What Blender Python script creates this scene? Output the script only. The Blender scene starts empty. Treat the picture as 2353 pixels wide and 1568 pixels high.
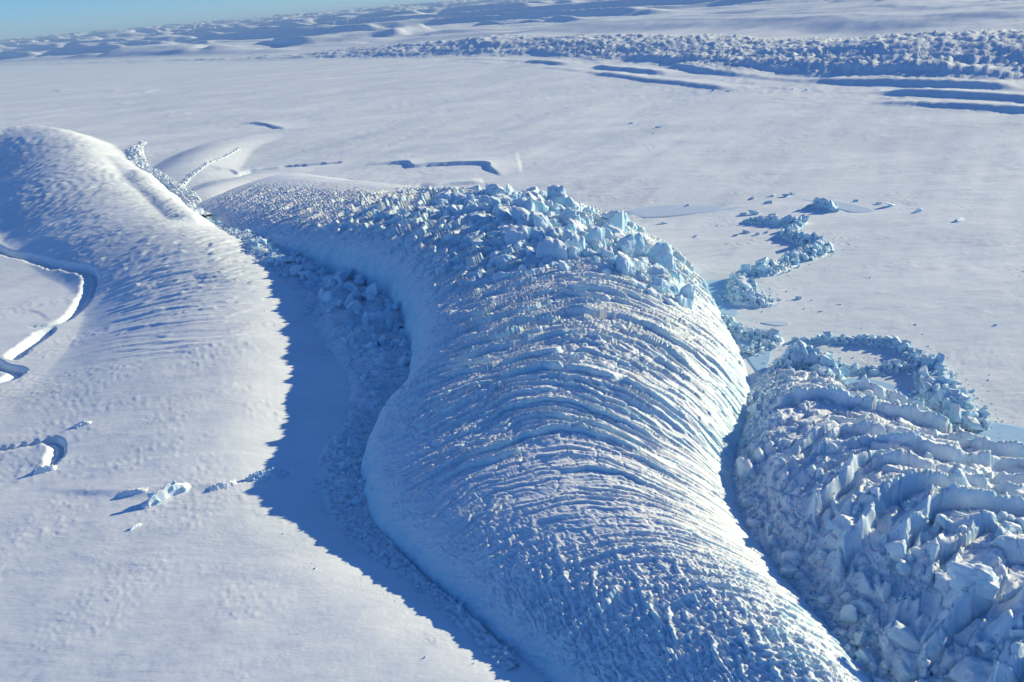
import bpy, bmesh, math, random
import numpy as np
from mathutils import Vector, Matrix
random.seed(7)
QUAL = 1.0

# ------------------------------------------------------------------ camera
SC = bpy.context.scene
H = 300.0                      # camera height over the snow plain
FPX, CX, CY = 1953.0, 1176.5, 784.0
PITCH, ROLL = math.radians(21.8), math.radians(5.0)
fw = np.array([0, math.cos(PITCH), -math.sin(PITCH)])
r0 = np.array([1.0, 0, 0]); u0 = np.cross(r0, fw)
rt = r0 * math.cos(ROLL) - u0 * math.sin(ROLL)
up = u0 * math.cos(ROLL) + r0 * math.sin(ROLL)
cam = bpy.data.objects.new('camera', bpy.data.cameras.new('camera'))
SC.collection.objects.link(cam)
cam.matrix_world = Matrix(((rt[0], up[0], -fw[0], 0), (rt[1], up[1], -fw[1], 0), (rt[2], up[2], -fw[2], H), (0, 0, 0, 1)))
cam.data.sensor_width = 36.0; cam.data.lens = 36.0 * FPX / 2353.0
cam.data.clip_start = 1.0; cam.data.clip_end = 200000.0
SC.camera = cam

# ------------------------------------------------------------------ light
SUN_EL, SUN_AZ = math.radians(18.0), math.radians(25.0)      # azimuth from +X towards +Y
sd = Vector((math.cos(SUN_AZ) * math.cos(SUN_EL), math.sin(SUN_AZ) * math.cos(SUN_EL), math.sin(SUN_EL)))
W = bpy.data.worlds.new('World'); SC.world = W; W.use_nodes = True
nt = W.node_tree; bg = nt.nodes['Background']
sky = nt.nodes.new('ShaderNodeTexSky'); sky.sky_type = 'NISHITA'; sky.sun_disc = False
sky.sun_elevation = SUN_EL; sky.sun_rotation = math.pi / 2 - SUN_AZ
sky.altitude = 1000.0; sky.air_density = 1.0; sky.dust_density = 0.0; sky.ozone_density = 10.0
nt.links.new(sky.outputs['Color'], bg.inputs['Color']); bg.inputs['Strength'].default_value = 0.105
sl = bpy.data.lights.new('sun', 'SUN'); so = bpy.data.objects.new('sun', sl); SC.collection.objects.link(so)
so.rotation_euler = sd.to_track_quat('Z', 'Y').to_euler()
sl.energy = 3.8; sl.angle = math.radians(0.55); sl.color = (1.0, 0.90, 0.565)
SC.view_settings.view_transform = 'Standard'; SC.view_settings.look = 'None'
SC.view_settings.gamma = 1.0; SC.view_settings.use_curve_mapping = False
SC.view_settings.exposure = 0.63

# ------------------------------------------------------------------ numeric helpers
def bp(x, y, z=0.0):
    """ground point (at height z) that the map position x, y of the survey photograph shows"""
    d = fw * FPX + rt * (x - CX) - up * (y - CY); t = (z - H) / d[2]
    return (d[0] * t, d[1] * t)
def bps(pts, z=0.0): return np.array([bp(p[0], p[1], p[2] if len(p) > 2 else z) for p in pts])

def hsh(i, j, s=0):
    i = i.astype(np.uint32); j = j.astype(np.uint32)
    h = i * np.uint32(374761393) + j * np.uint32(668265263) + np.uint32((s * 974711 + 12345) & 0xffffffff)
    h = (h ^ (h >> np.uint32(13))) * np.uint32(1274126177)
    h = (h ^ (h >> np.uint32(15))) * np.uint32(2246822519)
    return ((h ^ (h >> np.uint32(16))) & np.uint32(0xffffff)).astype(np.float32) / np.float32(0xffffff)

def perlin(x, y, s=0):
    x = np.asarray(x, np.float64); y = np.asarray(y, np.float64)
    xi = np.floor(x); yi = np.floor(y); fx = (x - xi).astype(np.float32); fy = (y - yi).astype(np.float32)
    xi = xi.astype(np.int64); yi = yi.astype(np.int64)
    def g(i, j, dx, dy):
        a = hsh(i, j, s) * np.float32(2 * math.pi)
        return np.cos(a) * dx + np.sin(a) * dy
    u = fx * fx * fx * (fx * (fx * 6 - 15) + 10); v = fy * fy * fy * (fy * (fy * 6 - 15) + 10)
    a = g(xi, yi, fx, fy); b = g(xi + 1, yi, fx - 1, fy); c = g(xi, yi + 1, fx, fy - 1); d = g(xi + 1, yi + 1, fx - 1, fy - 1)
    return (a + (b - a) * u) * (1 - v) + (c + (d - c) * u) * v          # about -0.7 .. 0.7

def fbm(x, y, s=0, o=4, gain=0.5):
    r = 0; a = 1.0
    for k in range(o):
        r = r + a * perlin(x * 2 ** k + 17.3 * k, y * 2 ** k - 9.1 * k, s + k); a *= gain
    return r

def worley(x, y, s=0, jit=0.9):
    """F1, F2, hash of nearest cell, offset from its seed"""
    x = np.asarray(x, np.float64); y = np.asarray(y, np.float64)
    xi = np.floor(x).astype(np.int64); yi = np.floor(y).astype(np.int64)
    f1 = np.full(x.shape, 9.0, np.float32); f2 = f1.copy(); cid = f1.copy(); ox = f1.copy(); oy = f1.copy(); c2 = f1.copy()
    for di in (-1, 0, 1):
        for dj in (-1, 0, 1):
            ci = xi + di; cj = yi + dj
            dx = (x - (ci + 0.5 + jit * (hsh(ci, cj, s) - 0.5))).astype(np.float32)
            dy = (y - (cj + 0.5 + jit * (hsh(ci, cj, s + 71) - 0.5))).astype(np.float32)
            d = np.sqrt(dx * dx + dy * dy); m = d < f1
            f2 = np.where(m, f1, np.minimum(f2, d))
            ox = np.where(m, dx, ox); oy = np.where(m, dy, oy)
            cid = np.where(m, hsh(ci, cj, s + 133), cid); c2 = np.where(m, hsh(ci, cj, s + 177), c2); f1 = np.where(m, d, f1)
    return f1, f2, cid, c2, ox, oy

def ss(a, b, x):
    t = np.clip((x - a) / (b - a), 0, 1); return t * t * (3 - 2 * t)

def resample(pts, n=None, step=None):
    """smooth Catmull-Rom through rows of pts (any number of columns)"""
    p = np.asarray(pts, float); q = np.vstack([2 * p[0] - p[1], p, 2 * p[-1] - p[-2]]); out = []
    m = 24
    for k in range(len(p) - 1):
        t = np.linspace(0, 1, m, endpoint=False)[:, None]; a, b, c, d = q[k], q[k + 1], q[k + 2], q[k + 3]
        out.append(0.5 * (2 * b + (c - a) * t + (2 * a - 5 * b + 4 * c - d) * t ** 2 + (3 * b - a - 3 * c + d) * t ** 3))
    out.append(p[-1:]); o = np.vstack(out)
    L = np.r_[0, np.cumsum(np.hypot(*(np.diff(o[:, :2], axis=0).T)))]
    n = n or max(3, int(L[-1] / step) + 1)
    s = np.linspace(0, L[-1], n)
    return np.stack([np.interp(s, L, o[:, c]) for c in range(o.shape[1])], 1)

def along(px, py, line, reach):
    """nearest point of a polyline (columns x, y, extra...): mask, distance, side (+ = left of travel), arc length, extras"""
    line = np.asarray(line, float)
    m = (px > line[:, 0].min() - reach) & (px < line[:, 0].max() + reach) & (py > line[:, 1].min() - reach) & (py < line[:, 1].max() + reach)
    x = px[m]; y = py[m]; best = np.full(x.shape, 1e12); sg = np.zeros(x.shape); au = np.zeros(x.shape); ex = np.zeros((x.size, line.shape[1] - 2)); L = 0
    for a, b in zip(line[:-1], line[1:]):
        dx, dy = b[0] - a[0], b[1] - a[1]; l2 = dx * dx + dy * dy; l = math.sqrt(l2)
        if l < 1e-6: continue
        t = np.clip(((x - a[0]) * dx + (y - a[1]) * dy) / l2, 0, 1)
        ddx = x - a[0] - t * dx; ddy = y - a[1] - t * dy; d = ddx * ddx + ddy * ddy
        k = d < best; best = np.where(k, d, best)
        sg = np.where(k, np.sign(dx * ddy - dy * ddx), sg); au = np.where(k, L + t * l, au)
        for c in range(ex.shape[1]): ex[:, c] = np.where(k, a[2 + c] + t * (b[2 + c] - a[2 + c]), ex[:, c])
        L += l
    return m, np.sqrt(best), sg, au, ex, L

# ------------------------------------------------------------------ mesh helpers
def link(o, parent=None):
    SC.collection.objects.link(o)
    if parent: o.parent = parent
    return o
def tag(o, label=None, cat=None, group=None, kind=None):
    for k, v in (('label', label), ('category', cat), ('group', group), ('kind', kind)):
        if v: o[k] = v
    return o
def np_mesh(name, V, quads, mat, smooth=True):
    me = bpy.data.meshes.new(name); V = np.ascontiguousarray(V, np.float32); Q = np.ascontiguousarray(quads, np.int32)
    me.vertices.add(len(V)); me.vertices.foreach_set('co', V.ravel())
    k = Q.shape[1]
    me.loops.add(Q.size); me.loops.foreach_set('vertex_index', Q.ravel())
    me.polygons.add(len(Q)); me.polygons.foreach_set('loop_start', np.arange(0, Q.size, k, dtype=np.int32))
    me.polygons.foreach_set('use_smooth', np.full(len(Q), smooth, bool))
    me.update(calc_edges=True); me.materials.append(mat); return me
def grid_quads(nr, nc):
    i = np.arange(nr - 1)[:, None] * nc + np.arange(nc - 1)[None, :]
    i = i.ravel(); return np.stack([i, i + 1, i + nc + 1, i + nc], 1)
def grid_obj(name, X, Y, Z, mat, parent=None, flip=False):
    nr, nc = X.shape; q = grid_quads(nr, nc)
    if flip: q = q[:, ::-1]
    return link(bpy.data.objects.new(name, np_mesh(name, np.stack([X, Y, Z], -1).reshape(-1, 3), q, mat)), parent)
def empty(name, loc=(0, 0, 0)):
    o = bpy.data.objects.new(name, None); o.location = loc; o.empty_display_size = 5; return link(o)

# ------------------------------------------------------------------ materials
def nodes(name):
    m = bpy.data.materials.new(name); m.use_nodes = True; t = m.node_tree
    b = t.nodes['Principled BSDF']; b.inputs['Specular IOR Level'].default_value = 0.25
    return m, t, b
def nd(t, kind, **kw):
    n = t.nodes.new(kind)
    for k, v in kw.items(): setattr(n, k, v)
    return n
SNOW = (0.84, 0.86, 0.88, 1); SNOW_OLD = (0.78, 0.82, 0.86, 1); ICE = (0.52, 0.71, 0.82, 1); ICE_PALE = (0.72, 0.81, 0.87, 1)
def snow_mat(name, a=SNOW, b_=SNOW_OLD, bump=0.5, rough=0.75, patch=1.0, steep=None):
    """wind-packed snow: streaky tone, soft relief, patches of sharp sastrugi; bare ice where it is steep"""
    m, t, b = nodes(name); geo = nd(t, 'ShaderNodeNewGeometry'); pos = geo.outputs['Position']
    mp = nd(t, 'ShaderNodeMapping'); t.links.new(pos, mp.inputs['Vector']); mp.inputs['Rotation'].default_value = (0, 0, -0.45); mp.inputs['Scale'].default_value = (0.6, 1.25, 1)
    mi = nd(t, 'ShaderNodeMapping'); t.links.new(pos, mi.inputs['Vector']); mi.inputs['Rotation'].default_value = (0, 0, 0.6); mi.inputs['Scale'].default_value = (0.8, 1.2, 1)
    def noise(sc, det=4, ro=0.6, vec=None):
        n = nd(t, 'ShaderNodeTexNoise'); n.inputs['Scale'].default_value = sc; n.inputs['Detail'].default_value = det; n.inputs['Roughness'].default_value = ro
        t.links.new(vec or mp.outputs[0], n.inputs['Vector']); return n.outputs['Fac']
    def ramp(v, lo, hi):
        r = nd(t, 'ShaderNodeMapRange', interpolation_type='SMOOTHSTEP'); r.inputs['From Min'].default_value = lo; r.inputs['From Max'].default_value = hi; t.links.new(v, r.inputs['Value']); return r.outputs[0]
    def mul(x, y):
        q = nd(t, 'ShaderNodeMath', operation='MULTIPLY'); t.links.new(x, q.inputs[0])
        if isinstance(y, float): q.inputs[1].default_value = y
        else: t.links.new(y, q.inputs[1])
        return q.outputs[0]
    def mixc(f, x, y):
        q = nd(t, 'ShaderNodeMix', data_type='RGBA'); t.links.new(f, q.inputs['Factor'])
        for k, c in (('A', x), ('B', y)):
            if isinstance(c, tuple): q.inputs[k].default_value = c
            else: t.links.new(c, q.inputs[k])
        return q.outputs['Result']
    mf = nd(t, 'ShaderNodeMapping'); t.links.new(pos, mf.inputs['Vector']); mf.inputs['Rotation'].default_value = (0, 0, 0.95); mf.inputs['Scale'].default_value = (0.42, 1.9, 1)
    dn = nd(t, 'ShaderNodeTexNoise'); dn.inputs['Scale'].default_value = 0.0011; dn.inputs['Detail'].default_value = 2; t.links.new(pos, dn.inputs['Vector'])
    dv = nd(t, 'ShaderNodeVectorMath', operation='MULTIPLY_ADD'); t.links.new(dn.outputs['Color'], dv.inputs[0]); dv.inputs[1].default_value = (520, 520, 0); t.links.new(mf.outputs[0], dv.inputs[2])
    belt = ramp(noise(0.0026, 6, 0.6, dv.outputs[0]), 0.40, 0.62)
    col = mixc(ramp(noise(0.006, 7, 0.62), 0.36, 0.64), a, b_)
    col = mixc(mul(belt, 0.55 * patch), col, (b_[0] * 0.90, b_[1] * 0.905, b_[2] * 0.91, 1))
    spk = ramp(noise(0.22, 3, 0.7), 0.60, 0.74); col = mixc(mul(mul(spk, ramp(noise(0.009, 3), 0.42, 0.6)), 0.55), col, (b_[0] * 0.88, b_[1] * 0.9, b_[2] * 0.93, 1))
    if steep:
        sep = nd(t, 'ShaderNodeSeparateXYZ'); t.links.new(geo.outputs['True Normal'], sep.inputs[0]); col = mixc(ramp(sep.outputs['Z'], steep[1], steep[2]), steep[0], col)
    t.links.new(col, b.inputs['Base Color']); b.inputs['Roughness'].default_value = rough
    last = None
    msk = ramp(noise(0.016, 3, 0.6), 0.52, 0.66)
    for h, st, dist in ((noise(0.11, 4), bump * 0.9, 2.2), (noise(0.5, 4), bump * 0.5, 0.5), (mul(noise(0.75, 3, 0.7), msk), bump * 3.5 * patch, 0.6), (noise(0.028, 4), bump * 0.5, 6.0), (mul(noise(0.2, 5, 0.75, mi.outputs[0]), belt), bump * 1.8 * patch, 1.6), (noise(0.012, 6, 0.6, dv.outputs[0]), bump * 0.7 * patch, 9.0)):
        bu = nd(t, 'ShaderNodeBump'); bu.inputs['Strength'].default_value = min(1.0, st); bu.inputs['Distance'].default_value = dist; t.links.new(h, bu.inputs['Height'])
        if last: t.links.new(last.outputs['Normal'], bu.inputs['Normal'])
        last = bu
    t.links.new(last.outputs['Normal'], b.inputs['Normal']); return m
def ice_mat(name, lo=0.45, hi=0.75, ice=ICE, pale=ICE_PALE, snow=SNOW, nscale=0.35, bump=0.5, sss=0.0, sss_scale=1.0, bd=0.5):
    """snow lying on what faces up, bare blue ice on what is steep"""
    m, t, b = nodes(name); geo = nd(t, 'ShaderNodeNewGeometry'); sep = nd(t, 'ShaderNodeSeparateXYZ')
    n = nd(t, 'ShaderNodeTexNoise'); n.inputs['Scale'].default_value = nscale; n.inputs['Detail'].default_value = 5; n.inputs['Roughness'].default_value = 0.65
    t.links.new(geo.outputs['Position'], n.inputs['Vector']); t.links.new(geo.outputs['Normal'], sep.inputs[0])
    ad = nd(t, 'ShaderNodeMath', operation='MULTIPLY_ADD'); t.links.new(n.outputs['Fac'], ad.inputs[0]); ad.inputs[1].default_value = 0.6; t.links.new(sep.outputs['Z'], ad.inputs[2])
    mr = nd(t, 'ShaderNodeMapRange'); mr.inputs['From Min'].default_value = lo + 0.3; mr.inputs['From Max'].default_value = hi + 0.3; mr.interpolation_type = 'SMOOTHSTEP'
    t.links.new(ad.outputs[0], mr.inputs['Value'])
    n2 = nd(t, 'ShaderNodeTexNoise'); n2.inputs['Scale'].default_value = nscale * 0.22; n2.inputs['Detail'].default_value = 3; t.links.new(geo.outputs['Position'], n2.inputs['Vector'])
    cr = nd(t, 'ShaderNodeValToRGB'); cr.color_ramp.elements[0].position = 0.36; cr.color_ramp.elements[1].position = 0.62
    cr.color_ramp.elements[0].color = ice; cr.color_ramp.elements[1].color = pale; t.links.new(n2.outputs['Fac'], cr.inputs['Fac'])
    mx = nd(t, 'ShaderNodeMix', data_type='RGBA'); t.links.new(mr.outputs[0], mx.inputs['Factor']); t.links.new(cr.outputs['Color'], mx.inputs['A']); mx.inputs['B'].default_value = snow
    t.links.new(mx.outputs['Result'], b.inputs['Base Color'])
    b.inputs['Roughness'].default_value = 0.6
    if sss:
        b.subsurface_method = 'RANDOM_WALK'; b.inputs['Subsurface Weight'].default_value = sss; b.inputs['Subsurface Radius'].default_value = (0.5, 1.3, 2.0); b.inputs['Subsurface Scale'].default_value = sss_scale
    n3 = nd(t, 'ShaderNodeTexNoise'); n3.inputs['Scale'].default_value = nscale * 2.0; n3.inputs['Detail'].default_value = 5; n3.inputs['Roughness'].default_value = 0.6
    t.links.new(geo.outputs['Position'], n3.inputs['Vector'])
    bu = nd(t, 'ShaderNodeBump'); bu.inputs['Strength'].default_value = bump; bu.inputs['Distance'].default_value = bd; t.links.new(n3.outputs['Fac'], bu.inputs['Height'])
    t.links.new(bu.outputs['Normal'], b.inputs['Normal']); return m
M_SNOW = snow_mat('windblown_snow', (0.87, 0.885, 0.90, 1), (0.77, 0.81, 0.845, 1), bump=0.2, steep=(ICE_PALE, 0.72, 0.9))
M_RIDGE = ice_mat('snowy_ridge_ice', lo=0.52, hi=0.88, ice=(0.44, 0.70, 0.81, 1), pale=(0.60, 0.78, 0.85, 1), sss=0.5, sss_scale=0.32)
M_ICE = ice_mat('broken_blue_ice', lo=0.62, hi=0.95, nscale=0.6, ice=(0.40, 0.66, 0.81, 1), pale=(0.60, 0.78, 0.87, 1))
M_PALE = ice_mat('snowy_rubble', lo=0.3, hi=0.7, nscale=0.6, ice=(0.58, 0.74, 0.83, 1), pale=(0.74, 0.82, 0.87, 1))
#PART2
# ------------------------------------------------------------------ the snow plain, hills and icefall: one height field
def ridge_h(px, py, z, line, lw, rw, pw=1.5, reach=None):
    """raise z by a rounded ridge; line columns x, y, height; lw / rw half widths left / right of travel"""
    line = resample(line, step=15)
    reach = reach or max(lw, rw) * 1.1
    m, d, sg, au, ex, L = along(px, py, line, reach)
    t = d / np.where(sg > 0, lw, rw); f = np.clip(1 - t * t, 0, 1) ** pw
    end = ss(0, 0.12, au / L) * ss(0, 0.12, 1 - au / L) if False else 1.0
    z[m] = np.maximum(z[m], 0) * 0 + z[m] + ex[:, 0] * f * end
    return m, d, sg, au, t

def trench(px, py, z, line, w, depth, lip=0.0, jag=0.25, s=0, shelf=2.1):
    """open crevasse; w may taper to its ends"""
    line = resample(line, step=14)
    m, d, sg, au, ex, L = along(px, py, np.c_[line, np.zeros(len(line))][:, :3] if line.shape[1] == 2 else line, w * 8)
    x = px[m]; y = py[m]
    e = np.clip(np.minimum(au, L - au) / (0.18 * L + 1e-6), 0, 1) ** 0.6
    ww = w * e * (1 + jag * fbm(au / (w * 4) + s, au * 0 + 3.3, s, 3) + 0.9 * jag * fbm(au / (w * 0.9) + s, sg * 2.3, s + 3, 2)) + 0.01
    t = np.where(sg > 0, d / ww, d / (ww * shelf))
    z[m] = z[m] - (depth if lip > 0 else 0) * e * np.where(sg > 0, 1 - ss(0.6, 1.0, t), 1 - ss(0.42, 0.95, t)) + (lip * e * (sg < 0) * np.exp(-np.clip(d - ww, 0, None) / (w * 6.0)) if lip > 0 else -lip * e * ss(-4, 4, sg * d) * np.exp(-d / 40.0))

FAR_EDGE = bps([(0, 152), (300, 146), (600, 141), (900, 134), (1200, 131), (1500, 150), (1800, 178), (2100, 196), (2353, 205), (2700, 225)])
FAR_EDGE = np.vstack([[-30000., 36000.], [-17000., 23500.], FAR_EDGE, FAR_EDGE[-1] + np.array([900., -600.])])
LEFT_CREST = np.array([(*bp(-300, 345, 36), 36), (*bp(-60, 304, 40), 40), (*bp(70, 291, 41), 41), (*bp(148, 316, 41), 41), (*bp(190, 372, 41), 41), (*bp(252, 440, 39), 39), (*bp(348, 510, 35), 35), (*bp(480, 583, 29), 29),
                       (*bp(520, 680, 21), 21), (*bp(500, 850, 13), 13), (*bp(480, 1020, 9), 9), (*bp(490, 1130, 7), 7), (*bp(580, 1280, 8), 8), (*bp(780, 1440, 10), 10), (*bp(980, 1568, 11), 11), (*bp(1160, 1700, 11), 11)])
FOLDS = [(np.array([(*bp(285, 368, 8), 6), (*bp(345, 432, 9), 11), (*bp(405, 488, 9), 12), (*bp(452, 530, 8), 10)]), 30, 40),
         (np.array([(*bp(560, 318, 6), 6), (*bp(490, 335, 18), 18), (*bp(440, 370, 20), 20), (*bp(422, 412, 12), 12)]), 110, 120),
         (np.array([(*bp(640, 395, 2), 2), (*bp(530, 412, 12), 12), (*bp(465, 440, 14), 14)]), 70, 70)]
TRENCHES = []
def ground_z(px, py):
    z = np.zeros(px.shape); dist = np.hypot(px, py)
    near = ss(9000, 3000, dist)
    # broad undulation
    z += 5.0 * fbm(px / 900, py / 900, 3, 3) * near + 1.2 * fbm(px / 160 + 3, py / 160, 5, 3) * near
    # left ridge and the swell it runs out into
    crest = resample(LEFT_CREST, step=45)
    m, d, sg, au, ex, L = along(px, py, crest, 520)
    far_t = ss(500, 1100, np.hypot(px[m], py[m]))
    rw = 62 + 58 * far_t; lw = np.maximum(200 - 40 * far_t, 4.9 * ex[:, 0])
    t = d / np.where(sg > 0, rw, lw)          # travelling towards the camera: its left hand is picture right
    f = np.where(sg > 0, np.clip(1 - t * t, 0, 1) ** 1.4, np.where(far_t > 0.02, (1 - far_t) / (1 + (t * 1.6) ** 2.6) + far_t * np.clip(1 - t * t, 0, 1) ** 1.35, 1 / (1 + (t * 1.6) ** 2.6)))
    hf = ex[:, 0] * f
    x = px[m]; y = py[m]
    # furrowed flank
    side = sg * d
    rough = ss(2, 16, hf) * far_t * ss(1.02, 0.85, t) * np.where(sg > 0, ss(0.75, 0.2, t), 1.0)
    def furrow(sp, seg, sd, w):
        q = (au + 0.35 * d) / sp + 0.9 * fbm(x / 90, y / 90, sd, 3); k = np.floor(q); f = q - k; j = np.floor(side / seg + 1.5 * perlin(x / 40, y / 40, sd + 3)); am = hsh(k.astype(np.int64), j.astype(np.int64), sd)
        return am * np.where(f > 1 - w, (1 - f) / w, f / (1 - w))
    nr = ss(600, 1100, np.hypot(x, y))
    hf += rough * nr * (3.0 * furrow(15, 130, 23, 0.25) + 1.9 * furrow(7.5, 55, 26, 0.3) + 0.9 * fbm(au / 7, side / 22, 22, 3)) + 0.5 * rough * (1 - nr) * fbm(x / 8, y / 8, 28, 3)
    z[m] += hf
    # the small folds squeezed up in the valley beside it
    for line, lw_, rw_ in FOLDS:
        lf = resample(line, step=25); m, d, sg, au, ex, L = along(px, py, lf, max(lw_, rw_) * 1.05); t = d / np.where(sg > 0, lw_, rw_)
        wv = au / 17 + 0.02 * d; fr = wv - np.floor(wv)
        z[m] += ex[:, 0] * np.clip(1 - t * t, 0, 1) ** 1.3 * (1 + 0.25 * (lw_ < 40) * fr)
    # shelf at the far left, broken off along an open crevasse
    for (pts, w, dep, lip) in TRENCHES: trench(px, py, z, pts, w, dep, lip, s=int(w * 10 + dep))
    # wind relief: sastrugi and shallow dimples
    ca, sa = math.cos(0.35), math.sin(0.35)
    w = np.nonzero(dist < 6000)[0]; x = px[w]; y = py[w]; dw = dist[w]; a = x * ca + y * sa; b = -x * sa + y * ca
    n1 = fbm(a / 30, b / 9, 31, 4); pm = ss(-0.25, 0.3, fbm(x / 90, y / 90, 33, 2))
    z[w] += np.clip(dw / 900, 0.4, 2.0) * ss(6000, 3000, dw) * (0.30 * n1 * (0.25 + pm))
    f1, f2, cid, c2, ox, oy = worley(a / 6 + 0.5 * n1, b / 3.0, 35)
    patch = fbm(x / 85 + 5, y / 85, 36, 3) + 0.25 * ss(-60, -220, x) * ss(300, 500, y) * ss(1000, 700, y)
    dim = ss(0.12, 0.42, patch)
    mid = ss(4500, 2500, dw) * np.clip(dw / 500, 0.7, 2.0)
    z[w] += mid * (-0.25 * dim * (1 - ss(0.05, 0.4, f1)) * (cid > 0.72) + 0.75 * (0.06 + dim) * np.clip(fbm(a / 5, b / 2.2, 37, 4) - 0.10, 0, 1)) + 0.9 * fbm((a + 14 * n1) / 75, b / 30, 43, 3) * ss(1600, 600, dw) + (4.5 * fbm((x * 0.57 + y * 0.82 + 60 * n1) / 900, (x * 0.82 - y * 0.57) / 210, 38, 4) * ss(600, 1500, dw)) + 0.05 * fbm(x / 3.2, y / 3.2, 39, 2) * ss(1500, 500, dw)
    # far shear margin, icefall and plateau
    edge = resample(FAR_EDGE, step=350)
    m = dist > 1500
    mm, d, sg, au, ex, L = along(px[m], py[m], np.c_[edge, np.zeros(len(edge))], 90000)
    idx = np.nonzero(m)[0][mm]; x = px[idx]; y = py[idx]
    q = d * sg                                           # + beyond the edge
    dd = np.hypot(x, y)
    rightness = ss(-2600, 600, x)
    # long troughs just before the edge
    for (qc, amp, wd, sd_) in ((-40, 15, 55, 51), (-170, 13, 50, 52), (-300, 9, 45, 53), (90, 10, 55, 54)):
        qq = q - qc + 60 * fbm(au / 900, au * 0 + sd_, sd_, 3)
        brk = ss(-0.15, 0.2, fbm(au / 700, au * 0 + 3.3, sd_ + 9, 3)) * ss(-400, 500, x)
        pr = np.where(qq < 0, np.exp(-(qq / (wd * 0.35)) ** 2), np.exp(-(qq / (wd * 1.4)) ** 2))
        z[idx] += amp * brk * pr
    # crevassed icefall
    iw = 280 + 420 * rightness
    wob = 130 * fbm(au / 700, q / 300, 55, 3)
    band = ss(-80, 200, q + wob) * ss(iw * 1.1, iw * 0.85, q + wob)
    st = 1.0 + ss(4500, 9000, dd) * 2.0
    f1, f2, cid, c2, ox, oy = worley(au / (44 * st) + 0.5 * fbm(x / 120, y / 120, 59, 2), q / (60 * st), 56)
    g1, g2, gid, _, gx, gy = worley(au / (20 * st) + 0.4 * f1, q / (30 * st), 58)
    jq = q + 26 * fbm(au / 90, q / 60, 57, 3)
    def saw(sp, sd, seg):
        pq = jq / sp; k = np.floor(pq); f = pq - k; am = hsh(k.astype(np.int64), np.floor(au / seg + 2 * perlin(au / 120, q / 60, sd + 1)).astype(np.int64), sd)
        return (0.25 + am) * np.where(f < 0.25, f / 0.25, 1 - (f - 0.25) / 0.75)
    blk = 9 * saw(46 * st, 501, 70) + 7 * saw(24 * st, 502, 30) + 4 * (cid - 0.3) * np.clip(1 - 1.2 * f1 * f1, 0, 1) + 5 * (gid - 0.3) * np.clip(1 - 1.2 * g1 * g1, 0, 1) + 7 * fbm(au / 420, q / 170, 59, 2)
    z[idx] += (14 + 54 * rightness) * ss(-30, 430, q + 0.5 * wob) * (1 - ss(900, 4000, q)) * (0.8 + 0.5 * fbm(au / 900, au * 0 + 2.5, 67, 2))
    z[idx] += band * (2 + 1.3 * blk) * (0.6 + 0.4 * rightness)
    spars = ss(0.0, 0.3, fbm(au / 260, q / 70, 66, 3) + 0.2 * ss(-500, 0, q)) * ss(-620, -200, q) * ss(0, -80, q) * ss(-1500, 300, x)
    z[idx] += spars * 3.5 * (gid - 0.3) * np.clip(1 - 1.5 * g1 * g1, 0, 1)
    # plateau of long snow terraces whose scarps face this way
    qs = q - iw * 0.95
    rise = np.clip(qs, 0, None)
    n = fbm(x / 6200 + 4, y / 6200, 61, 3); n2 = fbm(au / 5200, q / 1500, 62, 3)
    s = rise / 1050 + 1.0 * n2 + 0.9 * n
    amp = (46 + dd * 0.004) * ss(-0.22, 0.18, fbm(au / 2600 + 9, q / 1100, 63, 3) + 0.02)
    k = np.floor(s); fr = s - k
    ter = np.where(fr < 0.2, ss(0, 0.2, fr), 1 - (fr - 0.2) / 0.8)
    plate = 150 * (1 - np.exp(-rise / 5000)) + np.clip(dd - 9000, 0, 60000) * 0.0046
    fl = fbm(au / 1500, q / 260, 64, 4) * 13 + 5 * fbm(au / 260, q / 90, 65, 3)
    z[idx] += ss(0, 500, qs) * (plate + ter * amp * ss(100, 800, qs) + fl * ss(100, 900, qs) + 60 * n * ss(1000, 6000, qs))
    return z

def add_trench(pts, w, dep, lip=0.0, z=0.0): TRENCHES.append((bps(pts, z), w, dep, lip))
add_trench([(-60, 540), (0, 570), (60, 588), (130, 611), (180, 622), (215, 640), (200, 680), (150, 722), (105, 738), (55, 742)], 7, 9, 2.5, 6)
add_trench([(120, 740), (85, 768), (45, 795), (35, 815)], 7, 8, 2.0, 6)
add_trench([(-60, 800), (0, 830), (45, 838), (20, 860), (-50, 880)], 6, 7, 1.5, 6)
add_trench([(-60, 1030), (0, 1022), (60, 1016), (100, 1005), (132, 1012), (135, 1035), (118, 1062), (100, 1080)], 4.5, 6, 2.5, 6)
add_trench([(540, 404), (580, 392), (620, 387), (660, 381), (700, 379), (750, 374), (790, 370)], 10, 10, 0.5)
add_trench([(90, 1138), (180, 1146), (275, 1155), (345, 1158), (440, 1142), (520, 1142), (600, 1122), (680, 1084)], 3, 2, -1.3)
add_trench([(840, 381), (900, 377), (935, 377), (948, 386), (1000, 382), (1110, 380), (1125, 392), (1150, 404)], 5, 4, -7)
add_trench([(985, 436), (1030, 428), (1070, 424), (1110, 420)], 5, 4, -5.5)
add_trench([(550, 283), (590, 284), (625, 292), (655, 297)], 5, 4, -6)
for q in ([(118, 208), (135, 210), (128, 213)], [(225, 209), (262, 208), (240, 213)], [(315, 212), (345, 207), (322, 215)], [(258, 238), (285, 239)], [(900, 432), (915, 446)], [(505, 398), (530, 394), (548, 401)]):
    add_trench(q, 4, 4, -4.0)
add_trench([(255, 573), (330, 571), (420, 568), (500, 572), (545, 582)], 2.2, 4, 0, 34)

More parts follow.
